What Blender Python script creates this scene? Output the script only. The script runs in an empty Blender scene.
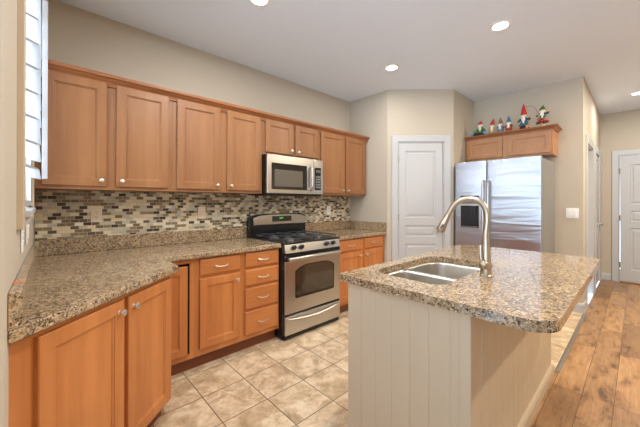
import bpy, bmesh, math, random
from mathutils import Vector, Matrix
random.seed(7)
PI = math.pi
S = bpy.context.scene
C = S.collection

# ------------------------------------------------------------------ camera, world, lights, exposure
R = math.radians
def make_camera():
    yaw, pitch, roll = R(47.099), R(0.103), R(0.11)
    fw = Vector((math.cos(yaw), math.sin(yaw), 0)); rt = Vector((math.sin(yaw), -math.cos(yaw), 0)); up = Vector((0, 0, 1))
    f2 = fw*math.cos(pitch) + up*math.sin(pitch); u2 = up*math.cos(pitch) - fw*math.sin(pitch)
    r3 = rt*math.cos(roll) + u2*math.sin(roll); u3 = u2*math.cos(roll) - rt*math.sin(roll)
    cam = bpy.data.cameras.new('camera'); o = bpy.data.objects.new('camera', cam); C.objects.link(o)
    m = Matrix((r3, u3, -f2)).transposed().to_4x4(); m.translation = Vector((0.7755, -2.9219, 1.3061)); o.matrix_world = m
    cam.sensor_width = 36; cam.lens = 295.633/640*36; cam.shift_y = (201.16-213.5)/640; cam.clip_start = .02
    S.camera = o
make_camera()
W = bpy.data.worlds.new('world'); S.world = W; W.use_nodes = True
bg = W.node_tree.nodes['Background']; bg.inputs['Strength'].default_value = 1.0
_tc = W.node_tree.nodes.new('ShaderNodeTexCoord'); _sp = W.node_tree.nodes.new('ShaderNodeSeparateXYZ'); _rp = W.node_tree.nodes.new('ShaderNodeValToRGB')
_mr = W.node_tree.nodes.new('ShaderNodeMapRange'); _mr.inputs[1].default_value = -.3; _mr.inputs[2].default_value = .3
W.node_tree.links.new(_tc.outputs['Generated'], _sp.inputs[0]); W.node_tree.links.new(_sp.outputs[2], _mr.inputs[0]); W.node_tree.links.new(_mr.outputs[0], _rp.inputs[0]); W.node_tree.links.new(_rp.outputs[0], bg.inputs[0])
_rp.color_ramp.elements[0].color = (2.3, 3.2, 4.2, 1); _rp.color_ramp.elements[0].position = .3   # lower half brightened, an added upward fill for the ceiling
_rp.color_ramp.elements[1].color = (.65, .72, .80, 1); _rp.color_ramp.elements[1].position = .6    # bright sky
S.view_settings.view_transform = 'Standard'; S.view_settings.look = 'None'; S.view_settings.gamma = 1
S.view_settings.use_curve_mapping = False; S.view_settings.exposure = 0.14
CAN_W, WINDOW_W, WEST_W = 12.0, 45.0, 30.0
def area_light(name, loc, rot, sx, sy, w, col=(1, 1, 1)):
    l = bpy.data.lights.new(name, 'AREA'); l.shape = 'RECTANGLE'; l.size = sx; l.size_y = sy; l.energy = w; l.color = col
    o = bpy.data.objects.new(name, l); C.objects.link(o); o.location = loc; o.rotation_euler = rot
    return o
# left window daylight; unseen west fill added, tilted up at the ceiling
area_light('window_daylight', (.30, -.8, 1.85), (0, R(-90), 0), 1.5, 1.1, WINDOW_W, (.86, .93, 1))
area_light('west_fill', (-2.2, -3.5, 1.0), (0, R(-125), 0), 1.4, 3.0, WEST_W, (.86, .93, 1)).data.spread = R(120)

# ------------------------------------------------------------------ materials
def rgb(r, g, b):
    f = lambda c: (c/255/12.92) if c/255 <= .04045 else ((c/255+.055)/1.055)**2.4
    return (f(r), f(g), f(b), 1)
def mat(name, col, rough=.5, metal=0, spec=.5, emit=None, es=1, coat=0):
    m = bpy.data.materials.new(name); m.use_nodes = True; b = m.node_tree.nodes['Principled BSDF']
    b.inputs['Base Color'].default_value = col; b.inputs['Roughness'].default_value = rough; b.inputs['Metallic'].default_value = metal
    b.inputs['Specular IOR Level'].default_value = spec; b.inputs['Coat Weight'].default_value = coat
    if emit: b.inputs['Emission Color'].default_value = emit; b.inputs['Emission Strength'].default_value = es
    return m
class NT:
    def __init__(s, m): s.t = m.node_tree; s.b = s.t.nodes['Principled BSDF']
    def n(s, typ, **kw):
        x = s.t.nodes.new(typ)
        for k, v in kw.items():
            if k.startswith('i_'):
                x.inputs[k[2:].replace('_', ' ')].default_value = v
            else: setattr(x, k, v)
        return x
    def l(s, a, b): s.t.links.new(a, b)
    def ramp(s, fac, stops, interp='LINEAR'):
        r = s.t.nodes.new('ShaderNodeValToRGB'); r.color_ramp.interpolation = interp
        e = r.color_ramp.elements
        while len(e) < len(stops): e.new(.5)
        for i, (p, c) in enumerate(stops): e[i].position = p; e[i].color = c
        s.l(fac, r.inputs[0]); return r.outputs[0]
    def coords(s, scale=(1, 1, 1), rot=(0, 0, 0), loc=(0, 0, 0)):
        tc = s.t.nodes.new('ShaderNodeTexCoord'); mp = s.t.nodes.new('ShaderNodeMapping')
        mp.inputs['Scale'].default_value = scale; mp.inputs['Rotation'].default_value = rot; mp.inputs['Location'].default_value = loc
        s.l(tc.outputs['Object'], mp.inputs[0]); return mp.outputs[0]
    def noise(s, co, scale, detail=4, rough=.55, dist=0):
        x = s.n('ShaderNodeTexNoise'); x.inputs['Scale'].default_value = scale; x.inputs['Detail'].default_value = detail
        x.inputs['Roughness'].default_value = rough; x.inputs['Distortion'].default_value = dist; s.l(co, x.inputs['Vector']); return x
    def mix(s, fac, a, b, mode='MIX'):
        x = s.t.nodes.new('ShaderNodeMix'); x.data_type = 'RGBA'; x.blend_type = mode
        for v, i in ((fac, 0), (a, 6), (b, 7)):
            if hasattr(v, 'links'): s.l(v, x.inputs[i])
            else: x.inputs[i].default_value = v
        return x.outputs[2]
    def bump(s, h, strength=.2, dist=.002):
        x = s.n('ShaderNodeBump'); x.inputs['Strength'].default_value = strength; x.inputs['Distance'].default_value = dist
        s.l(h, x.inputs['Height']); s.l(x.outputs[0], s.b.inputs['Normal'])
def wood(name, c0, c1, axis='z', rough=.38):
    m = mat(name, c0, rough); t = NT(m)
    sc = {'z': (7, 7, .7), 'x': (.7, 7, 7), 'y': (7, .7, 7)}[axis]
    co = t.coords(sc); n1 = t.noise(co, 1.0, 5, .6, .6)
    co2 = t.coords(tuple(6*a for a in sc)); n2 = t.noise(co2, 1.0, 2, .5)
    oi = t.n('ShaderNodeObjectInfo')
    a = t.ramp(n1.outputs['Fac'], [(.3, c1), (.68, c0)])
    b = t.ramp(n2.outputs['Fac'], [(.3, (.92, .91, .90, 1)), (.6, (1, 1, 1, 1))])
    c = t.mix(1, a, b, 'MULTIPLY')
    v = t.ramp(oi.outputs['Random'], [(0, (.92, .90, .88, 1)), (1, (1.0, 1.0, 1.0, 1))])
    t.l(t.mix(1, c, v, 'MULTIPLY'), t.b.inputs['Base Color'])
    return m
HC0, HC1 = rgb(156, 108, 68), rgb(140, 93, 55)
M = {}
M['maple'] = wood('honey_maple', HC0, HC1)
M['maple_h'] = wood('honey_maple_horizontal', HC0, HC1, 'x')
M['maple_hy'] = wood('honey_maple_cross_lightened', rgb(182, 130, 86), rgb(164, 112, 70), 'y')  # same maple as the wall cabinets, brighter light painted into its colour
BC0, BC1 = rgb(204, 133, 74), rgb(180, 109, 56)
M['base'] = wood('amber_maple', BC0, BC1)
M['base_h'] = wood('amber_maple_horizontal', BC0, BC1, 'x')
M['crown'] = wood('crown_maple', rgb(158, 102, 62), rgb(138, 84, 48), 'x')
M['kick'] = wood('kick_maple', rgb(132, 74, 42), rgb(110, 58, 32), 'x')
M['dark'] = mat('dark_shade_and_slots', rgb(30, 20, 14), .8)  # paints the corner gap's shade; also colours the outlet slots
M['wall'] = mat('beige_paint', rgb(190, 180, 163), .75, spec=.25)
M['ceil'] = mat('ceiling_paint', rgb(232, 243, 255), .9, spec=.1)
t = NT(M['ceil']); t.bump(t.noise(t.coords(), 45, 3).outputs['Fac'], .35, .004)
M['white'] = mat('white_paint', rgb(186, 187, 188), .4)
M['cream'] = mat('cream_paint', rgb(194, 176, 150), .45)
M['steel'] = mat('stainless', rgb(196, 192, 186), .27, 1)
M['sink'] = mat('sink_steel', rgb(200, 196, 188), .3, 1)
M['nickel'] = mat('brushed_nickel', rgb(186, 174, 156), .33, 1)
M['knob'] = mat('satin_nickel', rgb(226, 222, 212), .3, 1)
M['black'] = mat('black_enamel', rgb(22, 22, 24), .25)
M['iron'] = mat('cast_iron', rgb(58, 60, 66), .35)
M['burner'] = mat('burner_cap_grey', rgb(110, 110, 112), .4, .7)
M['glass_dark'] = mat('dark_glass', rgb(28, 26, 24), .06, spec=.8)
M['oven_glass'] = mat('oven_glass', rgb(54, 44, 34), .08, spec=1)
M['fridge_side'] = mat('grey_fridge_side', rgb(128, 128, 126), .5)
M['plastic_b'] = mat('black_plastic', rgb(26, 28, 34), .3)
M['almond'] = mat('almond_plastic', rgb(222, 203, 180), .4)
M['plate_w'] = mat('white_plastic', rgb(236, 236, 234), .4)
M['slat'] = mat('shutter_white', rgb(180, 184, 190), .45)
M['green'] = mat('green_led', (0, 0, 0, 1), .5, emit=(.1, 1, .1, 1), es=1.5)
M['lens'] = mat('lamp_lens', (1, 1, 1, 1), .5, emit=(1, .97, .92, 1), es=14)
M['hinge'] = mat('hinge_nickel', rgb(170, 168, 162), .35, 1)
M['orange'] = mat('orange_sticker', rgb(226, 92, 50), .5)
M['thresh'] = wood('oak_threshold', rgb(160, 112, 72), rgb(128, 84, 50), 'y')
# refrigerator: brushed steel with a slightly wavy skin
M['fridge'] = mat('fridge_steel', rgb(186, 193, 204), .34, 1); M['fridge'].node_tree.nodes['Principled BSDF'].inputs['Anisotropic'].default_value = .7; t = NT(M['fridge'])
nn = t.noise(t.coords((1, .7, 5)), 1.6, 2, .5, .8); t.bump(nn.outputs['Fac'], 1, .009)
t = NT(M['steel']); nn = t.noise(t.coords((2, 2, 300)), 1, 2); r_ = t.ramp(nn.outputs['Fac'], [(.3, (.29, .29, .29, 1)), (.7, (.32, .32, .32, 1))]); t.l(r_, t.b.inputs['Roughness'])
# glass pane
M['pane'] = mat('window_glass', (1, 1, 1, 1), 0); M['pane'].node_tree.nodes['Principled BSDF'].inputs['Transmission Weight'].default_value = 1
M['pane'].node_tree.nodes['Principled BSDF'].inputs['IOR'].default_value = 1.02
# granite
def granite():
    m = mat('speckled_granite', rgb(180, 160, 130), .12, spec=.6); t = NT(m); co = t.coords()
    wv = t.noise(co, 60, 2); 
    va = t.n('ShaderNodeVectorMath', operation='MULTIPLY_ADD'); t.l(wv.outputs['Color'], va.inputs[0]); va.inputs[1].default_value = (.012, .012, .012); t.l(co, va.inputs[2])
    v1 = t.n('ShaderNodeTexVoronoi'); v1.inputs['Scale'].default_value = 95; t.l(va.outputs[0], v1.inputs['Vector'])
    s1 = t.n('ShaderNodeSeparateColor'); t.l(v1.outputs['Color'], s1.inputs[0])
    c1 = t.ramp(s1.outputs[0], [(0, rgb(32, 27, 26)), (.13, rgb(84, 68, 54)), (.30, rgb(144, 118, 90)), (.48, rgb(172, 146, 112)), (.68, rgb(198, 174, 140)), (.88, rgb(158, 150, 140))], 'CONSTANT')
    v2 = t.n('ShaderNodeTexVoronoi'); v2.inputs['Scale'].default_value = 230; t.l(va.outputs[0], v2.inputs['Vector'])
    s2 = t.n('ShaderNodeSeparateColor'); t.l(v2.outputs['Color'], s2.inputs[0])
    c2 = t.ramp(s2.outputs[1], [(0, rgb(26, 22, 22)), (.22, rgb(140, 116, 90)), (.5, rgb(186, 160, 126)), (.87, rgb(218, 202, 176))], 'CONSTANT')
    c = t.mix(.5, c1, c2)
    big = t.noise(co, 7, 3); b = t.ramp(big.outputs['Fac'], [(.3, (.84, .82, .80, 1)), (.7, (1.08, 1.05, 1.0, 1))])
    t.l(t.mix(1, c, b, 'MULTIPLY'), t.b.inputs['Base Color'])
    return m
M['granite'] = granite()
def mosaic():
    m = mat('mosaic_tile', rgb(180, 170, 150), .25, spec=.35); t = NT(m)
    tc = t.n('ShaderNodeTexCoord'); sp = t.n('ShaderNodeSeparateXYZ'); t.l(tc.outputs['Object'], sp.inputs[0])
    cb = t.n('ShaderNodeCombineXYZ'); t.l(sp.outputs[0], cb.inputs[0]); t.l(sp.outputs[2], cb.inputs[1])
    br = t.n('ShaderNodeTexBrick'); t.l(cb.outputs[0], br.inputs['Vector'])
    for k, v in (('Scale', 1), ('Brick Width', .0508), ('Row Height', .0254), ('Mortar Size', .0013), ('Mortar Smooth', .1), ('Bias', 0)): br.inputs[k].default_value = v
    br.inputs['Color1'].default_value = (0, 0, 0, 1); br.inputs['Color2'].default_value = (1, 1, 1, 1); br.inputs['Mortar'].default_value = (0, 0, 0, 1)
    br.offset = .5
    sc = t.n('ShaderNodeSeparateColor'); t.l(br.outputs['Color'], sc.inputs[0])
    c = t.ramp(sc.outputs[0], [(0, rgb(66, 54, 44)), (.09, rgb(118, 100, 74)), (.21, rgb(136, 116, 88)), (.36, rgb(184, 176, 154)), (.50, rgb(214, 198, 162)), (.64, rgb(180, 174, 154)), (.76, rgb(218, 208, 184)), (.93, rgb(92, 76, 60))], 'CONSTANT')
    t.l(t.mix(br.outputs['Fac'], c, rgb(196, 188, 172)), t.b.inputs['Base Color'])
    r = t.ramp(sc.outputs[0], [(0, (.08,)*3+(1,)), (.2, (.3,)*3+(1,)), (.5, (.5,)*3+(1,)), (.66, (.1,)*3+(1,)), (.8, (.4,)*3+(1,))], 'CONSTANT'); t.l(r, t.b.inputs['Roughness'])
    inv = t.ramp(br.outputs['Fac'], [(0, (1, 1, 1, 1)), (1, (0, 0, 0, 1))]); t.bump(inv, .5, .001)
    return m
M['mosaic'] = mosaic()
def floor_tile():
    m = mat('travertine_tile', rgb(200, 175, 140), .3, spec=.5); t = NT(m)
    co = t.coords(loc=(-1.547, .636+.308*10, 0)); br = t.n('ShaderNodeTexBrick'); t.l(co, br.inputs['Vector']); br.offset = 0
    for k, v in (('Scale', 1), ('Brick Width', .308), ('Row Height', .308), ('Mortar Size', .0035), ('Mortar Smooth', .2), ('Bias', 0)): br.inputs[k].default_value = v
    br.inputs['Color1'].default_value = (.0, 0, 0, 1); br.inputs['Color2'].default_value = (1, 1, 1, 1); br.inputs['Mortar'].default_value = (.5, .5, .5, 1)
    c0 = t.coords(); off = t.n('ShaderNodeVectorMath', operation='MULTIPLY_ADD'); t.l(br.outputs['Color'], off.inputs[0]); off.inputs[1].default_value = (3, 5, 2); t.l(c0, off.inputs[2])
    n1 = t.noise(off.outputs[0], 7, 6, .65, .5); n2 = t.noise(off.outputs[0], 30, 4, .6)
    a = t.ramp(n1.outputs['Fac'], [(.32, rgb(172, 146, 113)), (.46, rgb(202, 177, 142)), (.55, rgb(224, 201, 168)), (.70, rgb(236, 220, 192))])
    b = t.ramp(n2.outputs['Fac'], [(.3, (.88, .86, .83, 1)), (.6, (1, 1, 1, 1))])
    c = t.mix(1, a, b, 'MULTIPLY')
    t.l(t.mix(br.outputs['Fac'], c, rgb(122, 104, 84)), t.b.inputs['Base Color'])
    inv = t.ramp(br.outputs['Fac'], [(0, (1, 1, 1, 1)), (1, (0, 0, 0, 1))]); t.bump(inv, .5, .002)
    return m
M['tile'] = floor_tile()
def floor_wood():
    m = mat('hickory_planks', rgb(165, 115, 75), .3, spec=.5); t = NT(m)
    co = t.coords(loc=(.35, 2.506+.155*20, 0)); br = t.n('ShaderNodeTexBrick'); t.l(co, br.inputs['Vector']); br.offset = .37; br.offset_frequency = 3
    for k, v in (('Scale', 1), ('Brick Width', .95), ('Row Height', .155), ('Mortar Size', .0014), ('Mortar Smooth', .2), ('Bias', 0)): br.inputs[k].default_value = v
    br.inputs['Color1'].default_value = (0, 0, 0, 1); br.inputs['Color2'].default_value = (1, 1, 1, 1); br.inputs['Mortar'].default_value = (0, 0, 0, 1)
    sc = t.n('ShaderNodeSeparateColor'); t.l(br.outputs['Color'], sc.inputs[0])
    off = t.n('ShaderNodeVectorMath', operation='MULTIPLY_ADD'); t.l(br.outputs['Color'], off.inputs[0]); off.inputs[1].default_value = (7, 3, 5)
    c0 = t.coords((1, 3.2, 1)); t.l(c0, off.inputs[2])
    n1 = t.noise(off.outputs[0], 4.2, 6, .62, .7); c3 = t.coords((3, 60, 3)); n2 = t.noise(c3, 1.5, 3, .6, .8)
    a = t.ramp(n1.outputs['Fac'], [(.28, rgb(74, 50, 34)), (.37, rgb(140, 103, 68)), (.48, rgb(172, 131, 88)), (.75, rgb(194, 154, 108))])
    v = t.ramp(sc.outputs[0], [(0, (.66, .62, .58, 1)), (.5, (.95, .94, .93, 1)), (1, (1.15, 1.13, 1.1, 1))])
    g = t.ramp(n2.outputs['Fac'], [(.3, (.8, .77, .74, 1)), (.6, (1, 1, 1, 1))])
    c = t.mix(1, t.mix(1, a, v, 'MULTIPLY'), g, 'MULTIPLY')
    t.l(t.mix(br.outputs['Fac'], c, rgb(70, 44, 28)), t.b.inputs['Base Color'])
    return m
M['planks'] = floor_wood()

# ------------------------------------------------------------------ mesh helpers
def newbm(): return bmesh.new()
def box(bm, x0, x1, y0, y1, z0, z1, mtx=None):
    vs = [bm.verts.new((x, y, z)) for x in (x0, x1) for y in (y0, y1) for z in (z0, z1)]
    for f in ((0, 1, 3, 2), (4, 6, 7, 5), (0, 4, 5, 1), (2, 3, 7, 6), (0, 2, 6, 4), (1, 5, 7, 3)): bm.faces.new([vs[i] for i in f])
    if mtx: bmesh.ops.transform(bm, matrix=mtx, verts=vs)
    return bm
def prism(bm, poly, z0, z1):
    a = [bm.verts.new((x, y, z0)) for x, y in poly]; b = [bm.verts.new((x, y, z1)) for x, y in poly]
    bm.faces.new(a[::-1]); bm.faces.new(b); n = len(poly)
    for i in range(n): bm.faces.new((a[i], a[(i+1) % n], b[(i+1) % n], b[i]))
    return bm
def slab_with_holes(bm, outer, holes, z0, z1):
    for z in (z0, z1):
        es = []
        for loop in [outer]+holes:
            vs = [bm.verts.new((x, y, z)) for x, y in loop]
            es += [bm.edges.new((vs[i], vs[(i+1) % len(vs)])) for i in range(len(vs))]
        bmesh.ops.triangle_fill(bm, edges=es, use_beauty=True)
    if z1 > z0:
        for loop in [outer]+holes:
            a = [bm.verts.new((x, y, z0)) for x, y in loop]; b = [bm.verts.new((x, y, z1)) for x, y in loop]
            for i in range(len(loop)): j = (i+1) % len(loop); bm.faces.new((a[i], a[j], b[j], b[i]))
    bmesh.ops.remove_doubles(bm, verts=bm.verts, dist=1e-5)
    return bm
def rrect(x0, x1, y0, y1, r, n=6):
    rs = r if isinstance(r, (list, tuple)) else (r,)*4
    out = []
    for (cx, cy, a0), q in zip(((x1, y1, 0), (x0, y1, 90), (x0, y0, 180), (x1, y0, 270)), rs):
        sx = -1 if cx == x1 else 1; sy = -1 if cy == y1 else 1
        for k in range(n+1):
            a = R(a0+90*k/n); out.append((cx+sx*q+q*math.cos(a), cy+sy*q+q*math.sin(a)))
    return out
def loft(bm, loops, cap0=False, cap1=False):
    rings = [[bm.verts.new(p) for p in l] for l in loops]; n = len(rings[0])
    for a, b in zip(rings, rings[1:]):
        for i in range(n): j = (i+1) % n; bm.faces.new((a[i], a[j], b[j], b[i]))
    if cap0: bm.faces.new(rings[0][::-1])
    if cap1: bm.faces.new(rings[-1])
    return bm
def lathe(bm, prof, mtx=Matrix(), n=20, cap=True):
    loops = [[mtx @ Vector((r*math.cos(2*PI*i/n), r*math.sin(2*PI*i/n), z)) for i in range(n)] for r, z in prof]
    return loft(bm, loops, cap, cap)
def tube(bm, pts, rad, n=10):
    pts = [Vector(p) for p in pts]; rs = rad if isinstance(rad, (list, tuple)) else [rad]*len(pts)
    loops = []; ref = None
    for i, p in enumerate(pts):
        d = (pts[min(i+1, len(pts)-1)]-pts[max(i-1, 0)]).normalized()
        if ref is None: ref = Vector((0, 0, 1)) if abs(d.z) < .9 else Vector((1, 0, 0))
        u = (ref - d*ref.dot(d)).normalized(); v = d.cross(u); ref = u
        loops.append([p+(u*math.cos(2*PI*k/n)+v*math.sin(2*PI*k/n))*rs[i] for k in range(n)])
    return loft(bm, loops, True, True)
def curve(pts, n=8):   # Catmull-Rom
    P = [Vector(p) for p in pts]; P = [2*P[0]-P[1]]+P+[2*P[-1]-P[-2]]; out = []
    for i in range(1, len(P)-2):
        for k in range(n):
            s = k/n; a, b, c, d = P[i-1:i+3]
            out.append(.5*((2*b)+(c-a)*s+(2*a-5*b+4*c-d)*s*s+(3*b-a-3*c+d)*s**3))
    return out+[P[-2]]
def ell(bm, c, r, mtx=None, seg=16):
    res = bmesh.ops.create_uvsphere(bm, u_segments=seg, v_segments=seg//2+2, radius=1)
    m = Matrix.Translation(c) @ (mtx or Matrix()) @ Matrix.Diagonal((*r, 1)); bmesh.ops.transform(bm, matrix=m, verts=res['verts']); return bm
def sweep(bm, path, prof):
    """profile (outward offset, z) swept along an xy path with mitred corners; outward = right of travel"""
    P = [Vector((x, y)) for x, y in path]; loops = []
    for i, p in enumerate(P):
        ds = []
        if i > 0: ds.append((P[i]-P[i-1]).normalized())
        if i < len(P)-1: ds.append((P[i+1]-P[i]).normalized())
        ns = [Vector((d.y, -d.x)) for d in ds]
        nrm = ns[0] if len(ns) == 1 else (ns[0]+ns[1])/(1+ns[0].dot(ns[1]))
        loops.append([Vector((p.x+nrm.x*o, p.y+nrm.y*o, z)) for o, z in prof])
    return loft(bm, loops, True, True)
def obj(name, bm, m, parent=None, bevel=0, smooth=False, loc=None, rotz=0, seg=2):
    bmesh.ops.recalc_face_normals(bm, faces=bm.faces)
    me = bpy.data.meshes.new(name); bm.to_mesh(me); bm.free(); me.materials.append(M[m] if isinstance(m, str) else m)
    o = bpy.data.objects.new(name, me); C.objects.link(o)
    if parent: o.parent = parent
    if loc is not None: o.location = loc
    if rotz: o.rotation_euler[2] = rotz
    if smooth:
        for p in me.polygons: p.use_smooth = True
    if bevel:
        b = o.modifiers.new('bevel', 'BEVEL'); b.width = bevel; b.segments = seg; b.limit_method = 'ANGLE'; b.angle_limit = R(40)
        for p in me.polygons: p.use_smooth = True
        w = o.modifiers.new('wn', 'WEIGHTED_NORMAL'); w.keep_sharp = True
    elif smooth:
        es = o.modifiers.new('es', 'EDGE_SPLIT'); es.split_angle = R(35)
    return o
def tag(o, label, cat, group=None):
    o['label'] = label; o['category'] = cat
    if group: o['group'] = group
    return o
def thing(name, label, cat, loc=(0, 0, 0), rotz=0, group=None):
    o = bpy.data.objects.new(name, None); C.objects.link(o); o.location = loc; o.rotation_euler = (0, 0, rotz); o.empty_display_size = .05
    return tag(o, label, cat, group)
def struct(name, bm, m, label=None, parent=None, **k):
    o = obj(name, bm, m, parent, **k)
    if not parent:
        o['kind'] = 'structure'
        if label: o['label'] = label
    return o
def B(*a): return box(newbm(), *a)
def copy_tree(o, parent=None):
    c = o.copy(); C.objects.link(c); c.parent = parent
    for ch in list(o.children): copy_tree(ch, c)
    return c

# ------------------------------------------------------------------ setting
H = 2.789
XW = 4.096; XF = 5.407; YH = -2.483; XG = 7.698
def xl(y): return .72+.0164*y
struct('floor', prism(newbm(), [(.2, .15), (XF+.1, .15), (XF+.1, -2.487), (-2.0, -2.487), (-2.0, -1.9), (.2, -1.9)], -.05, 0), 'tile', 'beige stone tile floor of the kitchen')
struct('floor', B(-2.0, 9, -5.2, -2.487, -.05, 0), 'planks', 'hickory plank wood floor beyond the island')
struct('ceiling', prism(newbm(), [(-2.0, -5.2), (9, -5.2), (9, .15), (.55, .15), (.55, -1.73), (-2.0, -1.73)], H, H+.1), 'ceil', 'pale textured ceiling')
struct('wall_back', B(.55, XW+.12, 0, .12, 0, H), 'wall', 'beige wall behind the upper cabinets')
# left wall with window opening y -1.10..-.44, z 1.27..2.40
WY0, WY1, WZ0, WZ1 = -1.27, -.44, 1.26, 2.42
bm = newbm()
def wl(y0, y1, z0, z1): prism(bm, [(.55, y0), (xl(y0), y0), (xl(y1), y1), (.55, y1)], z0, z1)
wl(-1.71, WY0, 0, H); wl(WY1, 0, 0, H); wl(WY0, WY1, 0, WZ0); wl(WY0, WY1, WZ1, H)
prism(bm, [(.55, -1.73), (.672, -1.73), (.6845, -1.727), (.6905, -1.718), (xl(-1.71), -1.71), (.55, -1.71)], 0, H)
struct('wall_left', bm, 'wall', 'beige wall with the shuttered window')
struct('wall_nook', B(-2.0, .55, -1.73, -1.61, 0, H), 'wall', 'beige wall turning away beside the camera')
struct('wall_pantry', B(XW, XW+.11, -.66, 0, 0, H), 'wall', 'short beige wall right of the worktop')
# diagonal wall with door opening
q = .7071
def diag_mtx(): # local x along wall, local y outward (towards kitchen), origin at wall corner
    return Matrix(((q, -q, 0, XW), (-q, -q, 0, -.66), (0, 0, 1, 0), (0, 0, 0, 1)))
DL = .861
def dbox(bm, *a): return box(bm, *a, mtx=diag_mtx())
bm = newbm(); dbox(bm, 0, .14, -.11, 0, 0, H); dbox(bm, .74, DL, -.11, 0, 0, H); dbox(bm, .14, .74, -.11, 0, 2.10, H)
struct('wall_diagonal', bm, 'wall', 'angled beige pantry wall with the white panelled door')
struct('wall_alcove', B(4.705, XF+.12, -1.269, -1.16, 0, H), 'wall', 'short beige wall left of the refrigerator')
struct('wall_refrigerator', B(XF, XF+.12, YH, -1.16, 0, H), 'wall', 'beige wall behind the refrigerator')
# hall wall with two door openings
bm = newbm()
D1, D2 = (5.72, 6.48), (6.76, 7.50)
for a, b in ((XF+.12, D1[0]), (D1[1], D2[0]), (D2[1], XG)): box(bm, a, b, YH, YH+.12, 0, H)
for a, b in (D1, D2): box(bm, a, b, YH, YH+.12, 2.06, H)
struct('wall_hall', bm, 'wall', 'beige hall wall with two white doorways')
bm = newbm(); box(bm, XG, XG+.12, YH+.12, -2.705, 0, H); box(bm, XG, XG+.12, -3.535, -5.2, 0, H); box(bm, XG, XG+.12, -3.535, -2.705, 2.075, H)
struct('wall_far', bm, 'wall', 'beige wall at the end of the hall')

# doors
def ring(y, x0, x1, z0, z1): return [(x0, y, z0), (x1, y, z0), (x1, y, z1), (x0, y, z1)]
def recess(bm, x0, x1, z0, z1, y, steps):
    loops = [ring(y+d, x0+i, x1-i, z0+i, z1-i) for i, d in steps]; loft(bm, loops, False, True)
def panel_leaf(bm, w, h, panels, th=.035):
    """leaf in local xz, front at y=0 facing -y, with raised panels (x0,x1,z0,z1)"""
    xs = sorted({0, w} | {p[0] for p in panels} | {p[1] for p in panels}); zs = sorted({0, h} | {p[2] for p in panels} | {p[3] for p in panels})
    isp = lambda x, z: any(p[0] < x < p[1] and p[2] < z < p[3] for p in panels)
    for x0, x1 in zip(xs, xs[1:]):
        for z0, z1 in zip(zs, zs[1:]):
            if isp((x0+x1)/2, (z0+z1)/2): continue
            bm.faces.new([bm.verts.new(p) for p in ring(0, x0, x1, z0, z1)])
    for p in panels: recess(bm, p[0], p[1], p[2], p[3], 0, [(0, 0), (.008, .010), (.026, .012), (.042, .003), (.05, .003)])
    bmesh.ops.remove_doubles(bm, verts=bm.verts, dist=1e-5)
    b = [(0, 0), (w, 0), (w, h), (0, h)]
    vs = [bm.verts.new((x, th, z)) for x, z in b]; bm.faces.new(vs); fr = [bm.verts.new((x, 0, z)) for x, z in b]
    for i in range(4): j = (i+1) % 4; bm.faces.new((fr[i], fr[j], vs[j], vs[i]))
    return bm
def panels_for(w, s, rows): return [(s, w-s, a, b) for a, b in rows]
def door_knob(parent, x, z, y=0, m='knob'):
    mt = Matrix.Translation((x, y, z)) @ Matrix.Rotation(R(90), 4, 'X')
    k = lathe(newbm(), [(.032, 0), (.032, .006), (.012, .010), (.011, .035), (.024, .042), (.029, .052), (.025, .062), (.012, .067)], mt)
    return obj('door_knob', k, m, parent, smooth=True)
def hinges(parent, x, zs, y=-.004):
    for z in zs: obj('hinge', tube(newbm(), [(x, y, z-.045), (x, y, z+.045)], .008, 8), 'hinge', parent)
def casing(bm, x0, x1, h, y0=-.018, w=.085, z0=0):
    prof = [(0, y0*.6), (.012, y0*.75), (.02, y0*.6), (w-.03, y0), (w-.006, y0*1.25), (w, y0), (w, 0), (0, 0)]
    # three mitred legs, inside edge at x0..x1,h
    L = []
    for (px, pz, ox, oz) in ((x0, z0, -1, 0), (x0, h, -1, 1), (x1, h, 1, 1), (x1, z0, 1, 0)):
        L.append([(px+ox*o, y, pz+oz*o) for o, y in prof])
    loft(bm, L, True, True); return bm
def structdoor(name, label, loc, rotz, w, h, rows, s, hz, knob, cw=.08, recessd=.012):
    rt = bpy.data.objects.new(name, None); C.objects.link(rt); rt.location = loc; rt.rotation_euler[2] = rotz; rt['kind'] = 'structure'; rt['label'] = label
    bm = newbm(); panel_leaf(bm, w-.012, h-.012, panels_for(w-.012, s, rows)); obj('door_leaf', bm, 'white', rt, loc=(.006, recessd, .006))
    obj('casing', casing(newbm(), -.012, w+.012, h+.012, w=cw), 'white', rt, bevel=.002)
    bm = newbm(); box(bm, -.012, 0, 0, .1, 0, h); box(bm, w, w+.012, 0, .1, 0, h); box(bm, -.012, w+.012, 0, .1, h, h+.012)
    obj('jamb', bm, 'white', rt)
    hinges(rt, hz[0], hz[1:]); 
    if knob: door_knob(rt, knob[0], knob[1], .012)
    return rt
rows = [(.20, .745), (.84, .99), (1.09, 1.975)]
structdoor('door_1', 'white panelled pantry door in the angled wall', (XW+.146*q, -.66-.146*q, 0), R(-45), .585, 2.09, rows, .085, (.001, .3, 1.10, 1.86), (.53, .93))
structdoor('door_2', 'white panelled door at the end of the hall', (XG, -2.715, 0), R(-90), .81, 2.065, [(.20, .885), (.985, 1.165), (1.265, 1.91)], .115, (.001, .28, 1.05, 1.82), (.75, .95))
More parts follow.
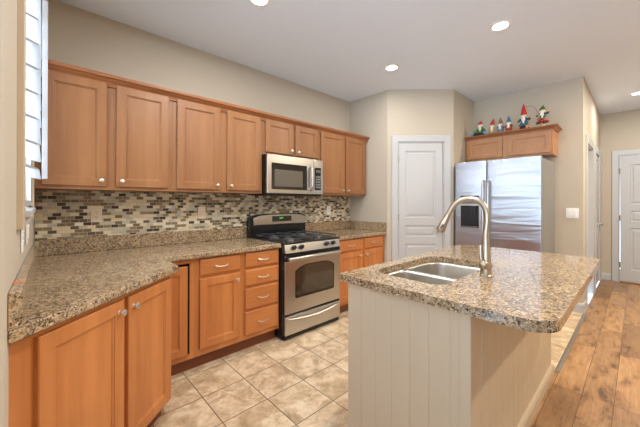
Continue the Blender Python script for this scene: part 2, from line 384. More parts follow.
# hall doorways: leaf set back in the first, second leaf slightly ajar
structdoor('door_3', 'white doorway nearest the refrigerator in the hall wall', (D1[0]+.012, YH, 0), 0, D1[1]-D1[0]-.024, 2.045, rows, .11, (.001, .28, 1.05, 1.82), None, .085, .085)
structdoor('door_4', 'white door with round knob at the far end of the hall wall', (D2[0]+.012, YH, 0), 0, D2[1]-D2[0]-.024, 2.045, rows, .11, (.001, .28, 1.05, 1.82), (.66, .95), .085, .004)
struct('wall_south_blocker', B(-.6, XG+.12, -5.32, -5.2, 0, H), 'wall', 'unseen beige wall added behind the camera to block south light')  # unseen wall, added to cut the world light from the south
# baseboards
BBP = [(0, 0), (.014, 0), (.014, .085), (.009, .11), (0, .115)]
def base(name, path, label): struct(name, sweep(newbm(), path, BBP), 'white', label)
base('baseboard_refrigerator', [(XF-.0, -2.28), (XF-.0, YH), (D1[0]-.10, YH)], 'white baseboard around the corner by the refrigerator')
base('baseboard_hall', [(D1[1]+.087, YH), (D2[0]-.087, YH)], 'white baseboard between the hall doorways')
base('baseboard_far', [(XG, YH-.016), (XG, -2.61)], 'white baseboard left of the far door')
base('baseboard_pantry', [(XW+.79*q, -.66-.79*q), (4.705, -1.269), (XF-.02, -1.269)][:2], 'short baseboard right of the pantry door')
struct('trim_1', prism(newbm(), [(3.66, -2.515), (XF-.0, -2.515), (XF-.0, -2.487), (3.66, -2.487)], 0, .008), 'steel', 'metal strip where the tile floor meets the wood floor', bevel=.003)
struct('trim_2', B(XG-.07, XG+.02, -3.525, -2.72, 0, .018), 'thresh', 'brown wooden threshold under the far door', bevel=.004)

# window in the left wall
win = bpy.data.objects.new('window_1', None); C.objects.link(win); win['kind'] = 'structure'; win['label'] = 'white sash window in the left wall'
XA = .702
bm = newbm()
cas = .09
box(bm, XA-.008, XA+.016, WY0-cas, WY0, WZ0-.06, WZ1+cas); box(bm, XA-.002, XA+.024, WY1, WY1+.055, WZ0-.06, WZ1+cas); box(bm, XA-.002, XA+.024, WY0-cas, WY1+.055, WZ1, WZ1+cas)
obj('casing', bm, 'cream', win, bevel=.003)
bm = newbm(); box(bm, .56, XA+.032, WY0-.0, WY1, WZ0-.018, WZ0+.008); box(bm, XA-.002, XA+.016, WY0, WY1, WZ0-.06, WZ0-.018)
obj('sill', bm, 'white', win, bevel=.003)
bm = newbm()
for y0, y1 in ((WY0, WY0+.04), (WY1-.04, WY1)): box(bm, .60, .64, y0, y1, WZ0, WZ1)
for z0, z1 in ((WZ0, WZ0+.05), (1.82, 1.86), (WZ1-.045, WZ1)): box(bm, .60, .64, WY0, WY1, z0, z1)
box(bm, .61, .63, -.78, -.76, WZ0, WZ1); box(bm, .61, .63, WY0, WY1, 1.54, 1.56)
obj('sash', bm, 'white', win, bevel=.002)
obj('pane', B(.616, .620, WY0+.01, WY1-.01, WZ0+.01, WZ1-.01), 'pane', win)
sh = thing('window_shutter', 'white plantation shutter with wide open louvers on the left window', 'shutter', (XA, -.77, 1.40))
def ob_at(name, bm, m, par, **k):
    bmesh.ops.translate(bm, verts=bm.verts, vec=-Vector(par.location)); return obj(name, bm, m, par, **k)
bm = newbm()
ob_at('stile', B(XA-.005, XA+.012, WY0+.002, WY0+.035, WZ0+.02, WZ1), 'slat', sh, bevel=.002)
ob_at('stile', B(XA-.005, XA+.012, WY1-.035, WY1-.002, WZ0+.02, WZ1), 'slat', sh, bevel=.002)
ob_at('rail', B(XA-.005, XA+.012, WY0+.035, WY1-.035, WZ0+.02, WZ0+.05), 'slat', sh, bevel=.002)
ob_at('rail', B(XA-.005, XA+.012, WY0+.035, WY1-.035, WZ1-.05, WZ1), 'slat', sh, bevel=.002)
zl = 1.452
while zl < WZ1-.06:
    bm = newbm(); n = 10; prof = []
    for k in range(n): a = 2*PI*k/n; prof.append((.044*math.cos(a), .0055*math.sin(a)))
    ca, sa = math.cos(R(-20)), math.sin(R(-20))
    loops = [[Vector((XA+.014+u*ca-v*sa, y, zl+u*sa+v*ca)) for u, v in prof] for y in (WY0+.037, WY1-.037)]
    loft(bm, loops, True, True); ob_at('louver', bm, 'slat', sh, smooth=True); zl += .103
ob_at('tilt_rod', B(XA+.060, XA+.082, -.785, -.765, 1.425, WZ1-.05), 'slat', sh, bevel=.002)

# backsplash
tag(obj('mosaic_backsplash', B(.722, XW-.001, -.007, 0, .925, 1.386), 'mosaic'), 'brown, cream and grey brick mosaic tiles across the back wall under the cabinets', 'backsplash')

# ------------------------------------------------------------------ cabinetry
def door_bm(w, h, rail=.057, th=.02):
    """cabinet door in local xz, back at y=0, front at y=-th, recessed flat panel with stepped edge"""
    L = [ring(0, 0, w, 0, h), ring(-th+.003, 0, w, 0, h), ring(-th, .003, w-.003, .003, h-.003)]
    for i, d in ((rail, -th), (rail+.002, -th+.005), (rail+.008, -th+.006), (rail+.010, -th+.010)):
        L.append(ring(d, i, w-i, i, h-i))
    return loft(newbm(), L, True, True)
def drawer_bm(w, h, th=.02):
    return loft(newbm(), [ring(0, 0, w, 0, h), ring(-th+.006, 0, w, 0, h), ring(-th+.002, .004, w-.004, .004, h-.004), ring(-th, .010, w-.010, .010, h-.010)], True, True)
def knob_on(door, x, z):
    mt = Matrix.Translation((x, -.02, z)) @ Matrix.Rotation(R(90), 4, 'X')
    return obj('knob', lathe(newbm(), [(.009, 0), (.006, .003), (.006, .014), (.013, .018), (.0155, .023), (.014, .028), (.006, .031)], mt, 14), 'knob', door, smooth=True)
def pull_on(dr, w, h, span=.096):
    c = w/2; z = h/2
    pts = curve([(c-span/2, -.020, z), (c-span/2, -.040, z+.002), (c-span/4, -.046, z-.004), (c, -.048, z-.006), (c+span/4, -.046, z-.004), (c+span/2, -.040, z+.002), (c+span/2, -.020, z)], 4)
    bm = tube(newbm(), pts, .0048, 8)
    for s in (-1, 1): ell(bm, (c+s*span/2, -.036, z), (.0085, .009, .0085), seg=10)
    return obj('pull_handle', bm, 'knob', dr, smooth=True)
def add_door(par, x, z, w, h, m, knob=None, y=0, rail=.057):
    d = obj('door', door_bm(w, h, rail), m, par, loc=(x, y, z))
    if knob:
        kx = .032 if 'l' in knob else w-.032; kz = h-.05 if 't' in knob else .04
        knob_on(d, kx, kz)
    return d
def add_drawer(par, x, z, w, h, m='base_h', y=0):
    d = obj('drawer', drawer_bm(w, h), m, par, loc=(x, y, z)); pull_on(d, w, h); return d
UY = -.31
def upper(label, x0, x1, z0, z1, doors):
    t = thing('upper_cabinet', label, 'cabinet', (x0, UY, z0), 0, 'upper cabinets on the back wall')
    obj('body', B(.0008, x1-x0-.0008, 0, -UY-.001, 0, z1-z0), 'maple', t)
    for a, b, c, d, k in doors: add_door(t, a-x0, c-z0, b-a, d-c, 'maple', k, -.0005)
    return t
ZB, ZT, DB, DT = 1.388, 2.172, 1.412, 2.155
upper('tall honey maple two-door wall cabinet in the corner beside the shuttered window', .725, 1.54, ZB, ZT, [(.755, 1.098, DB, DT, 'rb'), (1.155, 1.51, DB, DT, 'lb')])
upper('tall honey maple two-door wall cabinet directly left of the microwave', 1.54, 2.394, ZB, ZT, [(1.575, 1.945, DB, DT, 'rb'), (2.012, 2.366, DB, DT, 'lb')])
upper('short honey maple two-door wall cabinet above the microwave', 2.394, 3.172, 1.792, ZT, [(2.428, 2.782, 1.818, DT, 'rb'), (2.815, 3.155, 1.818, DT, 'lb')])
upper('tall honey maple two-door wall cabinet right of the microwave', 3.172, 4.082, ZB, ZT, [(3.205, 3.61, DB, DT, 'rb'), (3.65, 4.052, DB, DT, 'lb')])
CR = [(0, -.042), (.014, -.042), (.014, -.034), (.018, -.026), (.020, -.018), (.034, -.004), (.040, .006), (.052, .010), (.054, .020), (.054, .034), (0, .034)]
def crown(path, z, label, base):
    bm = sweep(newbm(), path, [(o, zz) for o, zz in CR]); o = obj('crown_molding', bm, 'crown', None, loc=(0, 0, z)); tag(o, label, 'molding'); return o
crown([(.725, UY-.001), (4.083, UY-.001), (4.083, -.0)], 2.176, 'long stepped maple crown molding along the top of the back wall cabinets', 0)

# base cabinets, back run
BY, BT, KZ = -.612, .872, .112
def base_unit(label, x0, x1, drawers, doors, frame=None):
    t = thing('base_cabinet', label, 'cabinet', (x0, BY, 0), 0, 'base cabinets along the back wall'); w = x1-x0
    obj('body', B(.0008, w-.0008, 0, -BY-.001, KZ, BT), 'base', t)
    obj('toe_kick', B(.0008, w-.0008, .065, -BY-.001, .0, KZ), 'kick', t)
    for a, b, c, d in drawers: add_drawer(t, a-x0, c, b-a, d-c)
    for a, b, c, d, k in doors: add_door(t, a-x0, c, b-a, d-c, 'base', k)
    return t
# corner unit with a real opening, the gap's shade painted by dark liner panels
t = thing('base_cabinet', 'narrow corner base cabinet whose door sits in a dark gap beside the angled cabinet', 'cabinet', (1.375, BY, 0), 0, 'base cabinets along the back wall')
bm = newbm(); w = .235
for a in ((.0008, .012, 0, .6, KZ, BT), (.203, w-.0008, 0, .6, KZ, BT), (.012, .203, 0, .6, KZ, .150), (.012, .203, 0, .6, .838, BT), (.012, .203, .25, .6, .15, .838)): box(bm, *a)
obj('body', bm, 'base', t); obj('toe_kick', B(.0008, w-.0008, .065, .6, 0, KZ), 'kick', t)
bm = newbm(); box(bm, .0125, .2025, .245, .2495, .151, .837); obj('shade_liner', bm, 'dark', t)
for a in ((.196, .2025, .004, .245, .151, .837), (.0125, .196, .004, .245, .832, .837)): obj('shade_liner', B(*a), 'dark', t)
add_door(t, .014, .156, .168, .664, 'base', 'lt', .0)
base_unit('amber maple base cabinet with one drawer over one door', 1.61, 2.012, [(1.648, 1.985, .732, .858)], [(1.648, 1.985, .165, .705, 'rt')])
base_unit('amber maple base cabinet with a stack of four drawers left of the range', 2.012, 2.394, [(2.036, 2.376, a, b) for a, b in ((.735, .86), (.575, .712), (.372, .552), (.15, .350))], [])
base_unit('amber maple base cabinet right of the range with two drawers over two doors', 3.176, XW-.002, [(3.20, 3.60, .732, .858), (3.655, 4.03, .732, .858)], [(3.20, 3.60, .15, .71, 'rt'), (3.655, 4.03, .15, .71, 'lt')])

# angled cabinet at the left
P0 = Vector((.693, -1.645)); dd = Vector((.72977, .68369)); nn_ = Vector((.68369, -.72977))
off = P0-nn_*.035
ang = math.atan2(dd.y, dd.x)
t = thing('base_cabinet', 'large angled amber maple base cabinet with two doors in the left foreground', 'cabinet', (off.x, off.y, 0), ang)
inv = Matrix.Translation((off.x, off.y, 0)) @ Matrix.Rotation(ang, 4, 'Z'); inv = inv.inverted()
def loc2(x, y): v = inv @ Vector((x, y, 0)); return (v.x, v.y)
Lg = .915
e = off+dd*Lg
poly = [loc2(.700, -1.565), loc2(.714, -.60), loc2(1.35, -.60), loc2(1.35, -.95), (Lg, 0), (.012, 0)]
obj('body', prism(newbm(), poly, KZ, BT), 'base', t)
polyk = [loc2(.706, -1.45), loc2(.716, -.60), loc2(1.30, -.60), loc2(1.30, -.93), (Lg-.06, .07), (.10, .07)]
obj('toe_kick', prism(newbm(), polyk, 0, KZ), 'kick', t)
add_door(t, .108, .135, .392, .715, 'base', 'rt'); add_door(t, .528, .135, .355, .715, 'base', 'lt')

# worktops
tw = thing('granite_worktop', 'speckled beige granite worktop wrapping from the left wall to the range', 'worktop', (1.2, -.5, .874))
e1 = P0+dd*.925
bm = prism(newbm(), [(.716, -.008), (.6945, -1.640), (.712, -1.6275), (e1.x, e1.y), (1.377, -.995), (1.377, -.665), (1.387, -.655), (2.395, -.655), (2.395, -.008)], .874, .914)
ob_at('slab', bm, 'granite', tw, bevel=.009, seg=3)
ob_at('splashback', B(.722, 2.395, -.028, -.0075, .9145, 1.03), 'granite', tw, bevel=.003)
bm = prism(newbm(), [(xl(-.03)+.001, -.03), (xl(-1.640)+.001, -1.640), (.725, -1.617), (.750, -.03)], .9145, 1.03)
ob_at('side_splash', bm, 'granite', tw, bevel=.003)
tw = thing('granite_worktop', 'short speckled granite worktop between the range and the pantry wall', 'worktop', (3.6, -.3, .874))
ob_at('slab', B(3.170, XW-.001, -.655, -.008, .874, .914), 'granite', tw, bevel=.009, seg=3)
ob_at('splashback', B(3.170, XW-.022, -.028, -.0075, .9145, 1.03), 'granite', tw, bevel=.003)
ob_at('side_splash', B(XW-.0215, XW-.001, -.655, -.0075, .9145, 1.03), 'granite', tw, bevel=.003)
bm = prism(newbm(), [(.695, -1.50), (.722, -1.497), (.7215, -1.482), (.695, -1.485)], 1.0305, 1.0315)
tag(obj('sticker', bm, 'orange'), 'small torn orange sticker on top of the side splash by the left wall', 'sticker')

# ------------------------------------------------------------------ range
rg = thing('gas_range', 'stainless steel freestanding gas range with black sides and four burners', 'range', (2.401, -.66, 0))
RW = .764
obj('body', B(0, RW, 0, .63, .012, .895), 'black', rg, bevel=.004)
obj('cooktop', B(0, RW, -.015, .565, .896, .918), 'black', rg, bevel=.006)
# control panel tilted
bm = newbm(); loft(bm, [[(x, -.035, .818), (x, -.012, .905), (x, .02, .915), (x, .02, .818)] for x in (.012, RW-.012)], True, True)
cp = obj('control_panel', bm, 'steel', rg, bevel=.004)
for kx in (.112, .204, .545, .640):
    mt = Matrix.Translation((kx, -.026, .866)) @ Matrix.Rotation(R(75), 4, 'X')
    bm = lathe(newbm(), [(.023, 0), (.023, .006), (.019, .010), (.017, .028), (.006, .030)], mt, 18); box(bm, -.004, .004, -.018, .018, .01, .034, mtx=mt)
    obj('burner_knob', bm, 'plastic_b', rg, smooth=True)
# door
bm = newbm(); box(bm, .012, RW-.012, -.03, 0, .245, .742)
dr = obj('oven_door', bm, 'steel', rg, bevel=.006)
obj('door_vent', B(.006, RW-.006, -.018, .02, .742, .8175), 'black', rg)
def arch(x0, x1, z0, z1, rise, y, n=16):
    pts = [(x0+.012, y, z0), (x1-.012, y, z0), (x1, y, z0+.012)]
    for k in range(n+1):
        s = k/n; x = x1+(x0-x1)*s; pts.append((x, y, z1-rise*(2*s-1)**4*1.0))
    pts.append((x0, y, z0+.012)); return pts
a = arch(.135, .648, .405, .688, .05, -.0305); b = [(x, -.033, z) for x, _, z in a]
obj('window', loft(newbm(), [a, b], True, True), 'oven_glass', dr)
def frame_ring(a, g, y0, y1):
    cx = sum(p[0] for p in a)/len(a); cz = sum(p[2] for p in a)/len(a)
    w = max(p[0] for p in a)-cx; h = max(p[2] for p in a)-cz
    o = [(cx+(x-cx)*(1+g/w), y0, cz+(z-cz)*(1+g/h)) for x, _, z in a]; o2 = [(x, y1, z) for x, _, z in o]; i2 = [(x, y1, z) for x, _, z in a]
    return loft(newbm(), [o, o2, i2, [(x, y0, z) for x, _, z in a]])
obj('window_frame', frame_ring(a, .007, -.030, -.0345), 'black', dr)
hb = curve([(.05, -.03, .765), (.05, -.066, .768), (.10, -.074, .770), (RW/2, -.084, .775), (RW-.10, -.074, .770), (RW-.05, -.066, .768), (RW-.05, -.03, .765)], 6)
bm = newbm(); tube(bm, hb, .016, 12); obj('door_handle', bm, 'steel', dr, smooth=True)
# drawer
obj('toe_board', B(.015, RW-.015, -.012, .0, .005, .05), 'black', rg)
sd = obj('storage_drawer', B(.012, RW-.012, -.03, 0, .048, .222), 'steel', rg, bevel=.006)
hb = curve([(.05, -.031, .196), (.10, -.045, .196), (.25, -.050, .180), (RW/2, -.052, .174), (RW-.25, -.050, .180), (RW-.10, -.045, .196), (RW-.05, -.031, .196)], 6)
obj('drawer_handle', tube(newbm(), hb, .010, 10), 'steel', sd, smooth=True)
for x in (.03, RW-.06):
    for y in (.02, .55): obj('foot', B(x, x+.03, y, y+.03, 0, .012), 'black', rg)
# backguard: curved top
def guard(bm, x0, x1, z0, z1, y0, y1, rise=.03):
    for_pts = [(x0, z0), (x1, z0)]
    for k in range(13): s = k/12; for_pts.append((x1+(x0-x1)*s, z1-rise*abs(2*s-1)**5))
    loft(bm, [[(x, y, z) for x, z in for_pts] for y in (y0, y1)], True, True); return bm
bg_ = obj('backguard', guard(newbm(), -.025, RW+.0, .918, 1.168, .575, .630), 'black', rg, bevel=.008)
obj('backguard_face', guard(newbm(), .02, RW-.02, 1.045, 1.158, .555, .576), 'steel', bg_, bevel=.008)
dp = obj('display', B(.255, .525, .549, .5555, 1.078, 1.142), 'glass_dark', bg_, bevel=.002)
bm = newbm()
def seg7(bm, ch, x, z, s=.0085, w=.0018, y=.5485):
    S7 = {'a': (0, 2, 1, 2), 'g': (0, 1, 1, 1), 'd': (0, 0, 1, 0), 'b': (1, 1, 1, 2), 'c': (1, 0, 1, 1), 'e': (0, 0, 0, 1), 'f': (0, 1, 0, 2)}
    for k in {'8': 'abcdefg', '2': 'abged', '4': 'fgbc', '1': 'bc'}[ch]:
        a_, b_, c_, d_ = S7[k]; box(bm, x+a_*s-w/2, x+c_*s+w/2, y-.0006, y, z+b_*s-w/2, z+d_*s+w/2)
for ch, x in (('8', .355), ('2', .375), ('4', .390)): seg7(bm, ch, x, 1.108)
obj('clock_digits', bm, 'green', dp)
for k in range(4):
    for j in range(2):
        for x in (.272, .45): obj('button', B(x+k*.016, x+.010+k*.016, .548, .549, 1.088+j*.03, 1.096+j*.03), 'iron', dp)
for bx, by in ((.19, .14), (.19, .42), (.575, .14), (.575, .42)):
    mt = Matrix.Translation((bx, by, .9185))
    obj('burner', lathe(newbm(), [(.05, 0), (.045, .008), (.036, .014), (.034, .020), (.010, .021)], mt, 20), 'burner', rg, smooth=True)
def grate(x0, x1):
    bm = newbm(); z = .945; y0, y1 = .02, .535; r = .0055
    tube(bm, [(x0, y0, z), (x1, y0, z)], r, 6); tube(bm, [(x0, y1, z), (x1, y1, z)], r, 6); tube(bm, [(x0, y0, z), (x0, y1, z)], r, 6); tube(bm, [(x1, y0, z), (x1, y1, z)], r, 6)
    tube(bm, [(x0, (y0+y1)/2, z), (x1, (y0+y1)/2, z)], r, 6)
    cx = (x0+x1)/2
    for cy in (.14, .42):
        for k in range(4):
            a = PI/4+k*PI/2; px, py = cx+.03*math.cos(a), cy+.03*math.sin(a); ox = x0 if math.cos(a) < 0 else x1; oy = cy+.105*(1 if math.sin(a) > 0 else -1)
            tube(bm, curve([(ox, oy, z), ((ox+px)/2, (oy+py)/2, z+.014), (px, py, z+.010)], 4), r, 6)
    for x in (x0, x1):
        for y in (y0, y1, (y0+y1)/2): tube(bm, [(x, y, z), (x, y, .9185)], r, 6)
    return bm
obj('grate', grate(.035, .365), 'iron', rg, smooth=True); obj('grate', grate(.395, .73), 'iron', rg, smooth=True)

# ------------------------------------------------------------------ microwave
mw = thing('microwave', 'stainless steel over-the-range microwave under the short cabinet', 'microwave', (2.399, -.372, 1.378))
MW, MH = .768, .41
obj('body', B(0, MW, 0, .376, 0, MH), 'black', mw, bevel=.004)
fr = obj('door', B(.0, .625, -.028, -.001, .012, MH), 'steel', mw, bevel=.006)
obj('window', B(.050, .520, -.031, -.028, .055, .325), 'glass_dark', fr, bevel=.004)
obj('window_screen', B(.085, .455, -.0325, -.031, .085, .260), mat('microwave_screen', rgb(92, 84, 72), .35), fr)
obj('control_side', B(.628, MW, -.028, -.001, .012, MH), 'steel', mw, bevel=.006)
cpn = obj('control_panel', B(.635, MW-.035, -.031, -.028, .06, .318), 'glass_dark', mw, bevel=.004)
bm = newbm()
for i in range(3):
    for j in range(5): box(bm, .652+i*.026, .670+i*.026, -.0325, -.031, .085+j*.03, .103+j*.03)
obj('keypad', bm, 'fridge_side', cpn); obj('display', B(.652, .722, -.0325, -.031, .262, .292), 'burner', cpn)
hp = curve([(.572, -.028, .06), (.572, -.058, .085), (.572, -.064, .19), (.572, -.058, .295), (.572, -.028, .318)], 6)
obj('handle', tube(newbm(), hp, .014, 10), 'steel', fr, smooth=True)
obj('vent_grille', B(.02, MW-.02, -.012, .30, -.009, -.0005), 'black', mw)

# ------------------------------------------------------------------ refrigerator
fx = 4.65
rf = thing('refrigerator', 'stainless side-by-side refrigerator with grey sides and a water dispenser', 'refrigerator', (fx, -2.224, 0))
FW = .915
obj('body', B(.062, .755, .004, FW-.004, .03, 1.79), 'fridge_side', rf, bevel=.006)
obj('toe_grille', B(.05, .2, .01, FW-.01, .0, .065), 'black', rf)
ys = 2.224-1.685
def fdoor(name, y0, y1, hole=None):
    def ld(z): 
        pts = []
        for k in range(13): s = k/12; pts.append(((.004+.016*(2*s-1)**4 if 0 else .006*(2*s-1)**2), y0+(y1-y0)*s, z))
        return pts+[(.058, y1, z), (.058, y0, z)]
    return loft(newbm(), [ld(.075), ld(1.808)], True, True)
d_r = obj('refrigerator_door', fdoor('', .003, ys-.003), 'fridge', rf, bevel=.008)
d_l = obj('freezer_door', fdoor('', ys+.003, FW-.003), 'fridge', rf, bevel=.008)
for d, y in ((d_r, ys-.028), (d_l, ys+.028)):
    h = curve([(.004, y, .62), (-.045, y, .645), (-.052, y, .80), (-.052, y, 1.1), (-.052, y, 1.4), (-.045, y, 1.535), (.004, y, 1.56)], 5)
    obj('handle', tube(newbm(), h, .013, 10), 'steel', d, smooth=True)
dy0, dy1 = 2.224-1.601, 2.224-1.388
dsp = obj('dispenser', newbm() if 0 else loft(newbm(), [[(-.006, y, z) for y, z in rrect(dy0-.012, dy1+.012, .975, 1.375, .015)], [(.002, y, z) for y, z in rrect(dy0-.012, dy1+.012, .975, 1.375, .015)]], True, True), 'steel', d_l)
obj('dispenser_hood', B(-.016, -.006, dy0-.004, dy1+.004, 1.362, 1.385), 'plastic_b', dsp, bevel=.006)
obj('dispenser_recess', B(-.0075, -.006, dy0, dy1, .99, 1.262), 'plastic_b', dsp)
obj('dispenser_controls', B(-.009, -.006, dy0, dy1, 1.285, 1.360), 'burner', dsp)
obj('dispenser_spout', B(-.03, -.0075, dy0+.03, dy0+.085, 1.12, 1.26), 'plastic_b', dsp, bevel=.008)
obj('dispenser_tray', B(-.035, -.0075, dy0+.01, dy1-.01, .99, 1.005), 'burner', dsp, bevel=.003)
obj('badge', lathe(newbm(), [(.016, 0), (.016, .003), (.010, .004)], Matrix.Translation((.003, .115, 1.715)) @ Matrix.Rotation(R(-90), 4, 'Y'), 18), 'knob', d_r)

# cabinet above the refrigerator
fc = thing('upper_cabinet', 'honey maple two-door cabinet above the refrigerator carrying the gnomes', 'cabinet', (5.097, -1.272, 1.868), R(-90))
cw = .975
obj('body', B(0, cw, 0, .309, 0, .336), 'maple_hy', fc)
add_door(fc, .025, .022, .435, .245, 'maple_hy', None, -.0005, .045); add_door(fc, .520, .022, .435, .245, 'maple_hy', None, -.0005, .045)
bm = sweep(newbm(), [(5.096, -1.274), (5.096, -2.248), (5.404, -2.248)], [(o*.85, z*.6+.012) for o, z in CR])
# travel direction puts outward on the right-hand side
tag(obj('crown_molding', bm, 'crown', None, loc=(0, 0, 2.172)), 'short maple crown molding around the cabinet above the refrigerator', 'molding')

# ------------------------------------------------------------------ island
il = thing('kitchen_island', 'cream beadboard kitchen island with amber maple end strip', 'island', (2.8, -2.15, 0))
IX0, IX1, IY0, IY1 = 1.992, 3.60, -2.478, -1.832
bm = newbm()
for a in ((IX0+.02, IX0+.04, IY0+.02, IY1), (IX1-.02, IX1, IY0+.02, IY1), (IX0+.04, IX1-.02, IY0+.02, IY0+.04), (IX0+.04, IX1-.02, IY1-.02, IY1)): box(bm, *a, .10, .872)
box(bm, IX0+.04, IX1-.02, IY0+.04, IY1-.02, .10, .12)
ob_at('carcass', bm, 'base', il)
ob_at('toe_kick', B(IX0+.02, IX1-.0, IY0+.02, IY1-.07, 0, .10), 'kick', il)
def beadboard(length, pitch, z0, z1, th=.012, gw=.008, gd=.0025, double=False):
    pts = [(0, 0)]; x = pitch
    while x < length-.01:
        pts += [(x-gw/2, 0), (x-gw/6, gd), (x+gw/6, gd), (x+gw/2, 0)]
        if double: pts += [(x+gw*.9, 0), (x+gw*1.2, gd*.7), (x+gw*1.5, 0)]
        x += pitch
    pts += [(length, 0), (length, th), (0, th)]
    return loft(newbm(), [[(x, y, z) for x, y in pts] for z in (z0, z1)], True, True)
o = obj('end_panel', beadboard(.60, .0935, 0, .872), 'cream', il); o.matrix_local = Matrix.Translation((IX0-2.8+.008, IY1-.003+2.15, 0)) @ Matrix.Rotation(R(-90), 4, 'Z')
o = obj('back_panel', beadboard(1.56, .095, 0, .872, gw=.007, gd=.002), 'cream', il, loc=(IX0+.046-2.8, IY0+.008+2.15, 0))
ob_at('corner_post', B(IX0, IX0+.045, IY0, IY0+.045, 0, .872), 'cream', il, bevel=.004)
ob_at('baseboard', sweep(newbm(), [(IX0, IY0), (IX1, IY0)], [(-.012, 0), (.012, 0), (.012, .06), (.006, .075), (-.012, .075)]), 'cream', il)
for k in range(4): add_door(il, 0, 0, .37, .70, 'base', 'rt' if k % 2 == 0 else 'lt').matrix_local = Matrix.Translation((IX1-.03-k*.39-2.8, IY1+2.15, .13)) @ Matrix.Rotation(R(180), 4, 'Z')
ic = thing('island_worktop', 'speckled granite island worktop with rounded corner and sink cutout', 'worktop', (2.8, -2.27, .874))
SX0, SX1, SY0, SY1 = 2.125, 2.865, -2.300, -1.895
outer = rrect(1.955, 3.625, -2.745, -1.804, (.02, .02, .10, .03), 8)
hole = rrect(SX0, SX1, SY0, SY1, (.12, .10, .07, .09), 8)
ob_at('slab', slab_with_holes(newbm(), outer, [hole], .874, .914), 'granite', ic, bevel=.007, seg=3)
sk = thing('kitchen_sink', 'double-bowl stainless sink set under the island granite', 'sink', (2.495, -2.1, .874))
b1 = rrect(SX0+.004, 2.452, SY0+.004, SY1-.004, .06, 6); b2 = rrect(2.474, SX1-.004, SY0+.004, SY1-.004, (.11, .05, .05, .08), 6)
bm = slab_with_holes(newbm(), rrect(SX0-.015, SX1+.015, SY0-.015, SY1+.015, .07, 6), [b1, b2], .8732, .8732)
ob_at('rim', bm, 'sink', sk)
def bowl(l, x0, x1):
    cx = (x0+x1)/2; cy = (SY0+SY1)/2
    sc = lambda f, z: [(cx+(x-cx)*f, cy+(y-cy)*f, z) for x, y in l]
    return loft(newbm(), [sc(1, .873), sc(.985, .86), sc(.965, .74), sc(.93, .705), sc(.85, .692), sc(.15, .688)], False, True)
for l, x0, x1 in ((b1, SX0, 2.452), (b2, 2.474, SX1)):
    o = ob_at('bowl', bowl(l, x0, x1), 'sink', sk, smooth=True); 
    so = o.modifiers.new('thick', 'SOLIDIFY'); so.thickness = .0015
    ob_at('drain', lathe(newbm(), [(.045, .6895), (.043, .692), (.030, .692), (.028, .690)], Matrix.Translation(((x0+x1)/2, (SY0+SY1)/2, 0)), 20), 'nickel', sk, smooth=True)

# faucet
fa = thing('kitchen_faucet', 'tall brushed nickel gooseneck pull-down faucet on the island', 'faucet', (2.487, -2.372, .914))
obj('body', lathe(newbm(), [(.030, .0003), (.030, .006), (.0265, .010), (.0255, .06), (.024, .10), (.020, .16), (.016, .22), (.0145, .24)], n=24), 'nickel', fa, smooth=True)
neck = curve([(0, 0, .23), (0, -.006, .30), (0, .0, .355), (0, .028, .392), (0, .075, .408), (0, .125, .402), (0, .165, .374), (0, .190, .335), (0, .203, .312)], 6)
obj('spout', tube(newbm(), neck, .015, 16), 'nickel', fa, smooth=True)
hd = [(0, .201, .316), (0, .213, .292), (0, .228, .262), (0, .243, .232), (0, .248, .222)]
sh_ = obj('spray_head', tube(newbm(), hd, [.0160, .018, .021, .026, .023], 16), 'nickel', fa, smooth=True)
obj('spray_button', tube(newbm(), [(-.012, .222, .262), (-.016, .236, .238)], .009, 10), 'plastic_b', sh_, smooth=True)
bm = newbm(); tube(bm, [(.004, -.004, .056), (-.036, .0, .066)], [.026, .022], 16); ell(bm, (.004, -.006, .056), (.026, .026, .024), seg=14); ell(bm, (-.036, 0, .066), (.016, .022, .022), seg=14)
lv = obj('lever_hub', bm, 'nickel', fa, smooth=True)
obj('lever', tube(newbm(), curve([(-.036, .004, .07), (-.044, .010, .10), (-.046, .012, .135), (-.044, .010, .168)], 5), [.011]*5+[.009]*5+[.0075]*6, 10), 'nickel', lv, smooth=True)

# ------------------------------------------------------------------ outlets and switches
def plate(name, label, loc, rotz, w=.072, h=.117, m='almond', kind='outlet', gangs=1, cat='outlet'):
    t = thing(name, label, cat, loc, rotz)
    obj('plate', B(-w/2, w/2, -.006, -.0003, -h/2, h/2), m, t, bevel=.002)
    for g in range(gangs):
        cx = (g-(gangs-1)/2)*.046
        if kind == 'outlet':
            for z in (-.028, .011):
                s = obj('socket', loft(newbm(), [[(cx+x, y, z+.0085+zz) for x, zz in rrect(-.016, .016, -.013, .013, .006, 3)] for y in (-.006, -.0085)], True, True), m, t)
                bm = newbm(); box(bm, cx-.0075, cx-.005, -.0092, -.0085, z+.006, z+.015); box(bm, cx+.005, cx+.0075, -.0092, -.0085, z+.006, z+.015); box(bm, cx-.002, cx+.002, -.0092, -.0085, z-.002, z+.002)
                obj('slots', bm, 'dark', s)
        else: obj('rocker', B(cx-.016, cx+.016, -.010, -.006, -.033, .033), m, t, bevel=.002)
    return t
plate('wall_outlet', 'almond duplex outlet on the mosaic beneath the left wall cabinet', (1.073, -.0072, 1.20), 0)
plate('wall_switch', 'almond rocker switch on the mosaic left of the range', (1.899, -.0072, 1.195), 0, m='almond', kind='r', cat='switch')
plate('wall_outlet', 'white duplex outlet on the mosaic right of the range', (3.647, -.0072, 1.19), 0, m='plate_w')
plate('wall_switch', 'cream double rocker switch on the wall right of the refrigerator', (XF-.0005, -2.384, 1.175), R(-90), w=.118, h=.118, m='plate_w', kind='r', gangs=2, cat='switch')
plate('wall_outlet', 'white outlet under the left window, the one nearer the camera', (xl(-1.16)+.0005, -1.16, 1.15), R(90), m='plate_w')
